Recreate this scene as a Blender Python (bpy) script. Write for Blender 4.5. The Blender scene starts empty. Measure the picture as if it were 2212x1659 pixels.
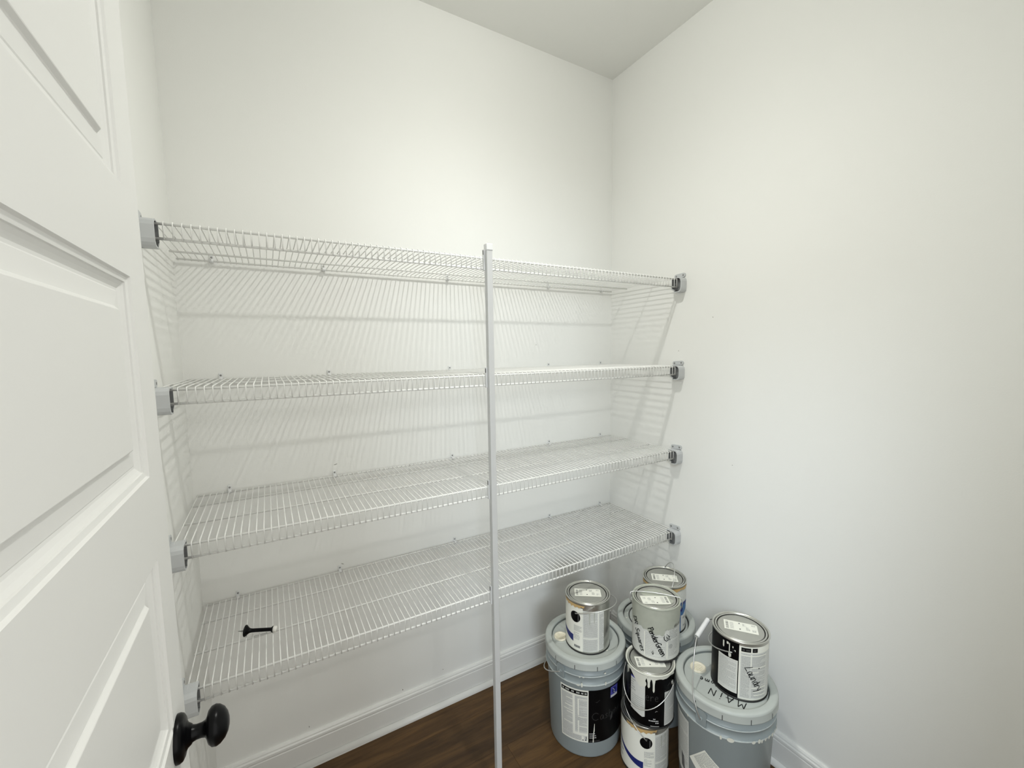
import bpy, bmesh, math, random
from mathutils import Vector, Matrix

random.seed(7)
PI = math.pi
SC = bpy.context.scene
COL = SC.collection

# ------------------------------------------------------------------ camera
cam_d = bpy.data.cameras.new('camera')
cam = bpy.data.objects.new('camera', cam_d)
COL.objects.link(cam)
CAM = Vector((-1.4778, -1.5855, 1.4605))
yaw, pitch, roll, F = 0.5252, -0.0933, -0.0147, 915.72
fwd = Vector((math.sin(yaw) * math.cos(pitch), math.cos(yaw) * math.cos(pitch), math.sin(pitch)))
right0 = Vector((math.cos(yaw), -math.sin(yaw), 0))
up0 = right0.cross(fwd)
rt = math.cos(roll) * right0 + math.sin(roll) * up0
up = -math.sin(roll) * right0 + math.cos(roll) * up0
M = Matrix((rt, up, -fwd)).transposed().to_4x4()
M.translation = CAM
cam.matrix_world = M
cam_d.sensor_fit = 'HORIZONTAL'
cam_d.sensor_width = 36
cam_d.lens = F / 2212 * 36
cam_d.shift_x = -4.45 / 2212
cam_d.shift_y = 15.58 / 2212
cam_d.clip_start = 0.01
SC.camera = cam

# ------------------------------------------------------------------ world, lights, exposure
SC.view_settings.view_transform = 'Standard'
SC.view_settings.look = 'None'
SC.view_settings.gamma = 1
SC.view_settings.use_curve_mapping = False
SC.view_settings.exposure = 0.0
SC.cycles.use_adaptive_sampling = False
w = bpy.data.worlds.new('World')
SC.world = w
w.use_nodes = True
w.node_tree.nodes['Background'].inputs[0].default_value = (1.0, 0.99, 0.955, 1)
w.node_tree.nodes['Background'].inputs[1].default_value = 1.6

LAMP = Vector((-0.84, -0.76, 2.690))
LAMP_SIGN, BEAM, SPILL = -1.0, 52.0, 5.6


def area(name, loc, aim, size, size_y, energy, color, shape='RECTANGLE'):
    d = bpy.data.lights.new(name, 'AREA')
    d.shape = shape
    d.size = size
    if shape in ('RECTANGLE', 'ELLIPSE'):
        d.size_y = size_y
    d.energy = energy
    d.color = color
    o = bpy.data.objects.new(name, d)
    COL.objects.link(o)
    o.location = loc
    o.rotation_euler = (Vector(aim) - Vector(loc)).to_track_quat('-Z', 'Y').to_euler()
    return o


# the lamp: a small downlight lens, most light in a beam straight down (cosine cubed) and a little sideways
pd = bpy.data.lights.new('ceiling_lamp', 'POINT')
pd.energy = 1.0
pd.color = (0.99, 0.99, 0.945)
pd.shadow_soft_size = 0.026
pd.use_nodes = True
_nt = pd.node_tree
_em = _nt.nodes['Emission']
_tc = _nt.nodes.new('ShaderNodeTexCoord')
_sp = _nt.nodes.new('ShaderNodeSeparateXYZ')
_nt.links.new(_tc.outputs['Normal'], _sp.inputs[0])
_m1 = _nt.nodes.new('ShaderNodeMath')
_m1.operation = 'MULTIPLY'
_m1.inputs[1].default_value = LAMP_SIGN
_nt.links.new(_sp.outputs['Z'], _m1.inputs[0])
_m2 = _nt.nodes.new('ShaderNodeMath')
_m2.operation = 'MAXIMUM'
_m2.inputs[1].default_value = 0.0
_nt.links.new(_m1.outputs[0], _m2.inputs[0])
_mp = _nt.nodes.new('ShaderNodeMath')
_mp.operation = 'POWER'
_mp.inputs[1].default_value = 3.0
_nt.links.new(_m2.outputs[0], _mp.inputs[0])
_mk = _nt.nodes.new('ShaderNodeMath')
_mk.operation = 'MULTIPLY'
_mk.inputs[1].default_value = BEAM
_nt.links.new(_mp.outputs[0], _mk.inputs[0])
_m3 = _nt.nodes.new('ShaderNodeMath')
_m3.operation = 'ADD'
_m3.inputs[1].default_value = SPILL
_nt.links.new(_mk.outputs[0], _m3.inputs[0])
_nt.links.new(_m3.outputs[0], _em.inputs['Strength'])
po = bpy.data.objects.new('ceiling_lamp', pd)
COL.objects.link(po)
po.location = LAMP - Vector((0, 0, 0.046))
wl = area('window_daylight', (-3.9, -2.9, 3.2), (0.0, -0.85, 0.30), 2.2, 1.0, 34.0, (0.80, 0.90, 1.0))
wl.data.spread = math.radians(70)
wl = area('window_daylight', (-2.7, -4.6, 1.9), (-0.35, -0.1, 0.30), 0.9, 1.0, 9.0, (0.78, 0.89, 1.0))
wl.data.spread = math.radians(70)


# ------------------------------------------------------------------ materials
def mat(name, col, rough=0.5, metal=0.0, noise=0.0, nscale=30.0, bump=0.0, bscale=200.0, spec=0.5, rnd=0.0, emit=None, coat=0.0):
    m = bpy.data.materials.new(name)
    m.use_nodes = True
    nt = m.node_tree
    b = nt.nodes['Principled BSDF']
    b.inputs['Base Color'].default_value = (*col, 1)
    b.inputs['Roughness'].default_value = rough
    b.inputs['Metallic'].default_value = metal
    b.inputs['Specular IOR Level'].default_value = spec
    b.inputs['Coat Weight'].default_value = coat
    tc = nt.nodes.new('ShaderNodeTexCoord')
    last = None
    if noise > 0:
        n = nt.nodes.new('ShaderNodeTexNoise')
        n.inputs['Scale'].default_value = nscale
        n.inputs['Detail'].default_value = 4
        nt.links.new(tc.outputs['Object'], n.inputs['Vector'])
        mr = nt.nodes.new('ShaderNodeMapRange')
        mr.inputs[1].default_value = 0.3
        mr.inputs[2].default_value = 0.7
        mr.inputs[3].default_value = 1 - noise
        mr.inputs[4].default_value = 1 + noise
        nt.links.new(n.outputs['Fac'], mr.inputs[0])
        hs = nt.nodes.new('ShaderNodeHueSaturation')
        hs.inputs['Color'].default_value = (*col, 1)
        nt.links.new(mr.outputs[0], hs.inputs['Value'])
        nt.links.new(hs.outputs[0], b.inputs['Base Color'])
    if bump > 0:
        n2 = nt.nodes.new('ShaderNodeTexNoise')
        n2.inputs['Scale'].default_value = bscale
        n2.inputs['Detail'].default_value = 3
        nt.links.new(tc.outputs['Object'], n2.inputs['Vector'])
        bp = nt.nodes.new('ShaderNodeBump')
        bp.inputs['Strength'].default_value = bump
        bp.inputs['Distance'].default_value = 0.001
        nt.links.new(n2.outputs['Fac'], bp.inputs['Height'])
        nt.links.new(bp.outputs[0], b.inputs['Normal'])
    if emit:
        b.inputs['Emission Color'].default_value = (*emit[:3], 1)
        b.inputs['Emission Strength'].default_value = emit[3]
    return m


def srgb(r, g, b):
    f = lambda c: (c / 255) / 12.92 if c / 255 <= 0.04045 else ((c / 255 + 0.055) / 1.055) ** 2.4
    return (f(r), f(g), f(b))


WALL = mat('wall_paint', (0.875, 0.877, 0.845), 0.75, bump=0.12, bscale=260, spec=0.25)
CEIL = mat('ceiling_paint', (0.86, 0.862, 0.83), 0.9, bump=0.15, bscale=220, spec=0.1)
TRIM = mat('trim_gloss_paint', (0.82, 0.82, 0.79), 0.3, spec=0.5)
DOORM = mat('door_paint', (0.80, 0.80, 0.775), 0.42, spec=0.4, bump=0.04, bscale=400)
WIRE = mat('white_vinyl_wire', (0.85, 0.85, 0.82), 0.35)
PLAST = mat('white_plastic', (0.76, 0.765, 0.76), 0.4)
PLASTG = mat('pale_grey_plastic', (0.55, 0.565, 0.57), 0.45)
POLE = mat('pole_paint', (0.60, 0.605, 0.60), 0.35)
DARK = mat('dark_recess', (0.05, 0.05, 0.05), 0.6)
SOCKET = mat('socket_inside', (0.20, 0.205, 0.205), 0.6)
SCREW = mat('screw_steel', (0.28, 0.28, 0.27), 0.35, metal=0.8)
BLACKM = mat('black_knob_metal', (0.003, 0.003, 0.0035), 0.30, metal=0.0, spec=0.14)
RUBBER = mat('white_rubber', (0.82, 0.81, 0.76), 0.6)
PAIL = mat('grey_pail_plastic', srgb(148, 157, 158), 0.38, noise=0.03, nscale=14, bump=0.03, bscale=300)
PAILEDGE = mat('scuffed_edge_highlight', srgb(192, 199, 197), 0.4, noise=0.12, nscale=70)  # worn ring edges, their bright highlight lines painted in as a lighter tone
PAILLID = mat('grey_lid_plastic', srgb(184, 189, 184), 0.45, noise=0.03, nscale=20, bump=0.05, bscale=250)
PAILGROOVE = mat('lid_groove', srgb(120, 126, 124), 0.6)
SPOUT = mat('cream_spout_cap', srgb(238, 231, 210), 0.5, noise=0.06, nscale=60)
TIN = mat('tinplate', (0.60, 0.60, 0.56), 0.28, metal=0.9, noise=0.04, nscale=25)
TINLID = mat('tinplate_lid', (0.50, 0.50, 0.46), 0.38, metal=0.75, noise=0.05, nscale=30)
TINDARK = mat('tin_groove', (0.03, 0.03, 0.028), 0.5, metal=0.3)
GALV = mat('galvanised_wire', (0.62, 0.62, 0.60), 0.3, metal=0.85)
PAPER = mat('white_paper', srgb(240, 240, 229), 0.7)
PAPERG = mat('grey_print_paper', srgb(214, 215, 209), 0.6, noise=0.05, nscale=220)
PRINT = mat('grey_print', srgb(176, 177, 173), 0.7)
PRINTD = mat('dark_print', srgb(96, 96, 95), 0.7)
BLACK = mat('black_label', (0.0025, 0.0025, 0.003), 0.35, spec=0.12)
INK = mat('marker_ink', (0.006, 0.006, 0.006), 0.5, spec=0.15)
PALETXT = mat('pale_print', srgb(200, 200, 198), 0.6)
DIMTXT = mat('dim_grey_print', srgb(58, 58, 57), 0.6)
BLUE = mat('navy_print', srgb(28, 40, 110), 0.5)
BLUE2 = mat('blue_print', srgb(60, 105, 155), 0.55, noise=0.12, nscale=60)
VIOLET = mat('violet_print', srgb(78, 78, 160), 0.55)
OCHRE = mat('ochre_stain', srgb(198, 166, 112), 0.6, noise=0.12, nscale=40)
DRIP = mat('dried_white_paint', srgb(222, 222, 210), 0.45)
SMEAR = mat('dried_grey_green_paint', srgb(178, 181, 168), 0.5, noise=0.04, nscale=50)
SCUFF = mat('scuff', srgb(120, 118, 110), 0.8)


def wood():
    m = bpy.data.materials.new('dark_plank')
    m.use_nodes = True
    nt = m.node_tree
    b = nt.nodes['Principled BSDF']
    tc = nt.nodes.new('ShaderNodeTexCoord')
    oi = nt.nodes.new('ShaderNodeObjectInfo')
    add = nt.nodes.new('ShaderNodeVectorMath')
    add.operation = 'ADD'
    cx = nt.nodes.new('ShaderNodeCombineXYZ')
    mu = nt.nodes.new('ShaderNodeMath')
    mu.operation = 'MULTIPLY'
    mu.inputs[1].default_value = 40
    nt.links.new(oi.outputs['Random'], mu.inputs[0])
    nt.links.new(mu.outputs[0], cx.inputs[0])
    nt.links.new(mu.outputs[0], cx.inputs[2])
    nt.links.new(tc.outputs['Object'], add.inputs[0])
    nt.links.new(cx.outputs[0], add.inputs[1])
    mp = nt.nodes.new('ShaderNodeMapping')
    mp.inputs['Scale'].default_value = (1.6, 16, 4)
    nt.links.new(add.outputs[0], mp.inputs[0])
    n = nt.nodes.new('ShaderNodeTexNoise')
    n.inputs['Scale'].default_value = 2.2
    n.inputs['Detail'].default_value = 8
    n.inputs['Roughness'].default_value = 0.62
    n.inputs['Distortion'].default_value = 0.5
    nt.links.new(mp.outputs[0], n.inputs['Vector'])
    cr = nt.nodes.new('ShaderNodeValToRGB')
    e = cr.color_ramp.elements
    e[0].position = 0.30
    e[0].color = (*srgb(64, 44, 22), 1)
    e[1].position = 0.72
    e[1].color = (*srgb(106, 78, 43), 1)
    k = cr.color_ramp.elements.new(0.5)
    k.color = (*srgb(83, 60, 33), 1)
    nt.links.new(n.outputs['Fac'], cr.inputs[0])
    hs = nt.nodes.new('ShaderNodeHueSaturation')
    mr = nt.nodes.new('ShaderNodeMapRange')
    mr.inputs[3].default_value = 0.82
    mr.inputs[4].default_value = 1.16
    nt.links.new(oi.outputs['Random'], mr.inputs[0])
    nt.links.new(mr.outputs[0], hs.inputs['Value'])
    nt.links.new(cr.outputs[0], hs.inputs['Color'])
    nt.links.new(hs.outputs[0], b.inputs['Base Color'])
    b.inputs['Roughness'].default_value = 0.48
    b.inputs['Specular IOR Level'].default_value = 0.35
    bp = nt.nodes.new('ShaderNodeBump')
    bp.inputs['Strength'].default_value = 0.12
    bp.inputs['Distance'].default_value = 0.0008
    nt.links.new(n.outputs['Fac'], bp.inputs['Height'])
    nt.links.new(bp.outputs[0], b.inputs['Normal'])
    return m


PLANK = wood()


# ------------------------------------------------------------------ mesh helpers
class MB:
    """collects vertices and faces (with a material slot each) for ONE mesh"""

    def __init__(self):
        self.v, self.f, self.mi, self.mats, self.sm = [], [], [], [], []

    def slot(self, m):
        if m not in self.mats:
            self.mats.append(m)
        return self.mats.index(m)

    def face(self, idx, m, smooth=False):
        self.f.append(idx)
        self.mi.append(self.slot(m))
        self.sm.append(smooth)

    def poly(self, pts, m, smooth=False):
        i = len(self.v)
        self.v += [tuple(p) for p in pts]
        self.face(tuple(range(i, i + len(pts))), m, smooth)

    def box(self, a, b, m, bev=0.0):
        (x0, y0, z0), (x1, y1, z1) = a, b
        if bev <= 0:
            i = len(self.v)
            self.v += [(x0, y0, z0), (x1, y0, z0), (x1, y1, z0), (x0, y1, z0), (x0, y0, z1), (x1, y0, z1), (x1, y1, z1), (x0, y1, z1)]
            for q in ((3, 2, 1, 0), (4, 5, 6, 7), (0, 1, 5, 4), (1, 2, 6, 5), (2, 3, 7, 6), (3, 0, 4, 7)):
                self.face(tuple(i + k for k in q), m)
            return
        bm = bmesh.new()
        bmesh.ops.create_cube(bm, size=1)
        for v in bm.verts:
            v.co = Vector(((x0 + x1) / 2 + v.co.x * (x1 - x0), (y0 + y1) / 2 + v.co.y * (y1 - y0), (z0 + z1) / 2 + v.co.z * (z1 - z0)))
        bmesh.ops.bevel(bm, geom=bm.edges[:], offset=bev, segments=2, affect='EDGES', profile=0.5)
        self.add_bm(bm, m)

    def add_bm(self, bm, m, smooth=False):
        bm.verts.index_update()
        i = len(self.v)
        self.v += [tuple(v.co) for v in bm.verts]
        for f in bm.faces:
            self.face(tuple(i + v.index for v in f.verts), m, smooth)
        bm.free()

    def tube(self, pts, r, m, n=6, caps=True, closed=False):
        pts = [Vector(p) for p in pts]
        k = len(pts)
        base = len(self.v)
        prev = None
        for j, p in enumerate(pts):
            if closed:
                t = (pts[(j + 1) % k] - pts[j - 1]).normalized()
            else:
                t = (pts[min(j + 1, k - 1)] - pts[max(j - 1, 0)]).normalized()
            if prev is None:
                a = Vector((0, 0, 1)) if abs(t.z) < 0.9 else Vector((1, 0, 0))
                nrm = (a - t * a.dot(t)).normalized()
            else:
                nrm = (prev - t * prev.dot(t)).normalized()
            prev = nrm
            bn = t.cross(nrm)
            rr = r[j] if isinstance(r, (list, tuple)) else r
            for q in range(n):
                an = 2 * PI * q / n
                self.v.append(tuple(p + rr * (math.cos(an) * nrm + math.sin(an) * bn)))
        segs = k if closed else k - 1
        for j in range(segs):
            a0 = base + j * n
            b0 = base + ((j + 1) % k) * n
            for q in range(n):
                self.face((a0 + q, a0 + (q + 1) % n, b0 + (q + 1) % n, b0 + q), m, True)
        if caps and not closed:
            self.face(tuple(base + q for q in reversed(range(n))), m)
            self.face(tuple(base + (k - 1) * n + q for q in range(n)), m)

    def lathe(self, prof, m, n=48, axis='Z', org=(0, 0, 0), smooth=True, close=False):
        base = len(self.v)
        k = len(prof)
        ox, oy, oz = org
        for (r, h) in prof:
            for q in range(n):
                a = 2 * PI * q / n
                c, s = r * math.cos(a), r * math.sin(a)
                if axis == 'Z':
                    self.v.append((ox + c, oy + s, oz + h))
                elif axis == 'X':
                    self.v.append((ox + h, oy + c, oz + s))
                else:
                    self.v.append((ox + s, oy + h, oz + c))
        for j in range(k - 1):
            for q in range(n):
                a0, b0 = base + j * n, base + (j + 1) * n
                self.face((a0 + q, a0 + (q + 1) % n, b0 + (q + 1) % n, b0 + q), m, smooth)
        if prof[0][0] > 1e-6:
            if close:
                self.face(tuple(base + q for q in reversed(range(n))), m)
        if prof[-1][0] > 1e-6 and close:
            self.face(tuple(base + (k - 1) * n + q for q in range(n)), m)

    def build(self, name, parent=None, loc=None, weld=False):
        me = bpy.data.meshes.new(name)
        me.from_pydata(self.v, [], self.f)
        for m in self.mats:
            me.materials.append(m)
        me.polygons.foreach_set('material_index', self.mi)
        me.polygons.foreach_set('use_smooth', self.sm)
        me.update()
        if weld:
            bm = bmesh.new()
            bm.from_mesh(me)
            bmesh.ops.remove_doubles(bm, verts=bm.verts, dist=1e-5)
            bmesh.ops.recalc_face_normals(bm, faces=bm.faces)
            bm.to_mesh(me)
            bm.free()
        o = bpy.data.objects.new(name, me)
        COL.objects.link(o)
        if parent:
            o.parent = parent
        if loc:
            o.location = loc
        return o


def tag(o, label=None, cat=None, group=None, kind=None):
    if label:
        o['label'] = label
    if cat:
        o['category'] = cat
    if group:
        o['group'] = group
    if kind:
        o['kind'] = kind
    return o


def empty(name, loc, label, cat, group=None):
    o = bpy.data.objects.new(name, None)
    o.empty_display_size = 0.05
    COL.objects.link(o)
    o.location = loc
    return tag(o, label, cat, group)


def copy_child(o, parent, loc=None):
    c = o.copy()
    COL.objects.link(c)
    c.parent = parent
    if loc is not None:
        c.location = loc
    return c


def bm_box(name, a, b, m, parent=None, bev=0.0, kind=None):
    mb = MB()
    mb.box(a, b, m, bev)
    o = mb.build(name, parent)
    if kind:
        o['kind'] = kind
    return o


# ------------------------------------------------------------------ room shell
CH = 2.7202
XL = -1.697
YF = -1.535
T = 0.115
wall_back = bm_box('wall_back', (XL - T, 0, 0), (T, T, CH), WALL, kind='structure')
wall_right = bm_box('wall_right', (0, YF - T, 0), (T, 0, CH), WALL, kind='structure')
wall_left = bm_box('wall_left', (XL - T, YF - T, 0), (XL, 0, CH), WALL, kind='structure')
DX0, DX1, DZ = -1.625, -0.905, 2.045
mb = MB()
mb.box((XL, YF - T, 0), (DX0, YF, CH), WALL)
mb.box((DX1, YF - T, 0), (0, YF, CH), WALL)
mb.box((DX0, YF - T, DZ), (DX1, YF, CH), WALL)
tag(mb.build('wall_front'), kind='structure')
bm_box('ceiling', (XL - T, YF - T, CH), (T, T, CH + 0.1), CEIL, kind='structure')
floor = bm_box('floor', (XL - T, -3.4, -0.06), (T, T, -0.0065), mat('floor_underlay', srgb(30, 22, 16), 0.8), kind='structure')

# planks of the floor, long axis along the shelf wall
PW, PL = 0.178, 1.22
mb = MB()
mb.box((0, 0, -0.006), (PL, PW - 0.0005, 0.0), PLANK, 0.0004)
proto = mb.build('plank', floor)
offs = [0.40, 0.50, 1.01, 0.66, 1.05, 0.30, 0.80, 0.05, 0.55, 1.0, 0.22, 0.7, 0.45, 0.95, 0.1, 0.6, 0.35, 0.85, 0.2]
first = True
for r in range(12):
    y = 0.0 - PW * (r + 1) + 0.05
    x = -1.80 - PL + offs[r]
    while x < 0.1:
        if x + PL > XL - 0.05:
            o = proto if first else copy_child(proto, floor)
            first = False
            x0, x1 = max(x, XL - 0.05), min(x + PL - 0.0005, 0.05)
            o.location = (x0, y, 0)
            o.scale = ((x1 - x0) / PL, 1, 1)
        x += PL


def baseboard(name, p0, p1, nrm, h=0.117, parent=None):
    """profile swept from p0 to p1 along a wall whose inward normal is nrm"""
    prof = [(0, 0), (0.013, 0), (0.013, h - 0.030), (0.0115, h - 0.027), (0.0115, h - 0.024), (0.014, h - 0.021), (0.0135, h - 0.014), (0.010, h - 0.010),
            (0.0095, h - 0.006), (0.0065, h - 0.001), (0.0055, h), (0, h)]
    mb = MB()
    p0, p1, nrm = Vector(p0), Vector(p1), Vector(nrm)
    a = [p0 + nrm * d + Vector((0, 0, z)) for d, z in prof]
    b = [p1 + nrm * d + Vector((0, 0, z)) for d, z in prof]
    i = len(mb.v)
    k = len(prof)
    mb.v += [tuple(p) for p in a + b]
    for j in range(k):
        mb.face((i + j, i + (j + 1) % k, i + k + (j + 1) % k, i + k + j), TRIM)
    mb.face(tuple(range(i, i + k)), TRIM)
    mb.face(tuple(range(i + 2 * k - 1, i + k - 1, -1)), TRIM)
    o = mb.build(name, weld=True)
    o['kind'] = 'structure'
    # shoe moulding in front of the board
    sp = [(0.013, 0.0), (0.029, 0.0)] + [(0.013 + 0.016 * math.cos(t), 0.020 * math.sin(t)) for t in [PI / 2 * q / 6 for q in range(1, 7)]]
    mb = MB()
    a = [p0 + nrm * d + Vector((0, 0, z + 0.0005)) for d, z in sp]
    b = [p1 + nrm * d + Vector((0, 0, z + 0.0005)) for d, z in sp]
    k = len(sp)
    mb.v += [tuple(p) for p in a + b]
    for j in range(k):
        mb.face((j, (j + 1) % k, k + (j + 1) % k, k + j), TRIM, 2 <= j < k - 1)
    mb.face(tuple(range(k)), TRIM)
    mb.face(tuple(range(2 * k - 1, k - 1, -1)), TRIM)
    mb.build('shoe_moulding', o, weld=True)
    return o


baseboard('baseboard_back', (XL, 0, 0), (0, 0, 0), (0, -1, 0))
baseboard('baseboard_right', (0, -0.03, 0), (0, YF, 0), (-1, 0, 0))
baseboard('baseboard_left', (XL, -0.03, 0), (XL, YF, 0), (1, 0, 0))

# door lining and casing of the doorway the picture is taken from
mb = MB()
mb.box((DX0 - 0.012, YF - T, 0), (DX0, YF - 0.0005, DZ), TRIM)
mb.box((DX1, YF - T, 0), (DX1 + 0.012, YF - 0.0005, DZ), TRIM)
mb.box((DX0, YF - T, DZ - 0.012), (DX1, YF - 0.0005, DZ), TRIM)
tag(mb.build('trim_1'), kind='structure')
mb = MB()
mb.box((DX1 + 0.004, YF, 0), (DX1 + 0.060, YF + 0.012, DZ + 0.06), TRIM, 0.003)
mb.box((DX0 + 0.004, YF, DZ + 0.004), (DX1 + 0.060, YF + 0.012, DZ + 0.06), TRIM, 0.003)
tag(mb.build('trim_2'), kind='structure')

# small marks on the wall paint
for (p, w_, h_, rot) in [((-1.2908, 1.0737), 0.012, 0.0022, -0.2), ((-1.2859, 0.7058), 0.011, 0.002, 0.5), ((-1.0900, 0.1299), 0.003, 0.006, -0.3),
                         ((-0.9208, 0.1464), 0.003, 0.003, 0), ((-0.4428, 1.4885), 0.003, 0.003, 0), ((-1.4255, 0.1359), 0.0022, 0.006, 0)]:
    mb = MB()
    mb.lathe([(0.001, 0.0), (1, 0), (0.8, 1), (0.001, 1)], SCUFF, 10, 'Y', smooth=False)
    o = mb.build('scuff_mark', wall_back)
    o.scale = (w_ / 2, -0.0004, h_ / 2)
    o.location = (p[0], 0, p[1])
    o.rotation_euler = (0, rot, 0)
for (p, w_) in [((-0.5542, 1.5801), 0.003), ((-0.4016, 1.4532), 0.003), ((-0.652, 1.0261), 0.0025)]:
    mb = MB()
    mb.lathe([(0.001, 0.0), (1, 0), (0.8, 1), (0.001, 1)], SCUFF, 10, 'X', smooth=False)
    o = mb.build('scuff_mark', wall_right)
    o.scale = (-0.0004, w_ / 2, w_ / 2)
    o.location = (0, p[0], p[1])

# small flush ceiling light (above the frame; lights the closet)
lt = empty('ceiling_light', (LAMP.x, LAMP.y, CH), 'small round white flush light in the middle of the ceiling', 'ceiling light')
mb = MB()
mb.lathe([(0.030, -0.052), (0.034, -0.050), (0.040, -0.030), (0.062, -0.012), (0.066, -0.004), (0.066, 0.0)], PLAST, 40)
mb.build('base', lt)
mb = MB()
mb.lathe([(0.0005, -0.0515), (0.030, -0.0515)], mat('lit_lens', (0.9, 0.9, 0.88), 0.5, emit=(1.0, 0.985, 0.93, 4.0)), 40)
mb.build('lens', lt)

# ------------------------------------------------------------------ open door on the left
DXF = -1.620          # face towards the room
DT = 0.035
Y0, Y1 = -1.512, -0.800
door = MB()
door.box((DXF - DT, Y0, 0.012), (DXF - DT + 0.012, Y1, 2.03), DOORM)
door = tag(door.build('door_1'), kind='structure')
PY0, PY1 = Y0 + 0.075, Y1 - 0.075
panels = [(1.672, 1.928), (1.304, 1.561), (0.945, 1.192), (0.581, 0.838), (0.214, 0.471)]


def dbox(name, y0, y1, z0, z1):
    mb = MB()
    mb.box((DXF - DT + 0.012, y0, z0), (DXF, y1, z1), DOORM)
    return mb.build(name, door)


dbox('stile', Y0, PY0, 0.012, 2.03)
dbox('stile', PY1, Y1, 0.012, 2.03)
zz = [2.03] + [z for p in panels for z in (p[1], p[0])] + [0.012]
for k in range(0, len(zz), 2):
    dbox('rail', PY0, PY1, zz[k + 1], zz[k])
prof = [(0.0, 0.0), (0.002, 0.003), (0.008, 0.0042), (0.0085, 0.0062), (0.010, 0.0070), (0.0125, 0.0085), (0.017, 0.0105), (0.020, 0.0108), (0.0215, 0.0100),
        (0.0405, 0.0084), (0.0415, 0.0078), (0.0445, 0.0040), (0.0455, 0.0036), (0.047, 0.0036)]
for (z0, z1) in panels:
    mb = MB()
    for (ins, d) in prof:
        x = DXF - d
        mb.v += [(x, PY0 + ins, z0 + ins), (x, PY1 - ins, z0 + ins), (x, PY1 - ins, z1 - ins), (x, PY0 + ins, z1 - ins)]
    for j in range(len(prof) - 1):
        for q in range(4):
            a, b = j * 4, (j + 1) * 4
            mb.face((a + q, a + (q + 1) % 4, b + (q + 1) % 4, b + q), DOORM)
    e = (len(prof) - 1) * 4
    mb.face((e, e + 1, e + 2, e + 3), DOORM)
    mb.build('panel', door)

knob_p = (DXF, -0.863, 0.920)
mb = MB()
mb.lathe([(0.0005, 0.062), (0.006, 0.0617), (0.013, 0.0600), (0.020, 0.0562), (0.0250, 0.0505), (0.0268, 0.0455), (0.0258, 0.0405), (0.0215, 0.0365), (0.015, 0.0345),
          (0.0112, 0.0325), (0.0098, 0.028), (0.0098, 0.022), (0.0108, 0.0185), (0.0115, 0.017), (0.0115, 0.006)], BLACKM, 40, 'X')
knob = mb.build('door_knob', door, knob_p)
mb = MB()
mb.lathe([(0.0115, 0.0175), (0.013, 0.0165), (0.016, 0.0125), (0.020, 0.0105), (0.0255, 0.0092), (0.0295, 0.007), (0.0312, 0.0035), (0.0312, 0.0)], BLACKM, 40, 'X')
mb.build('rosette', knob)

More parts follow.
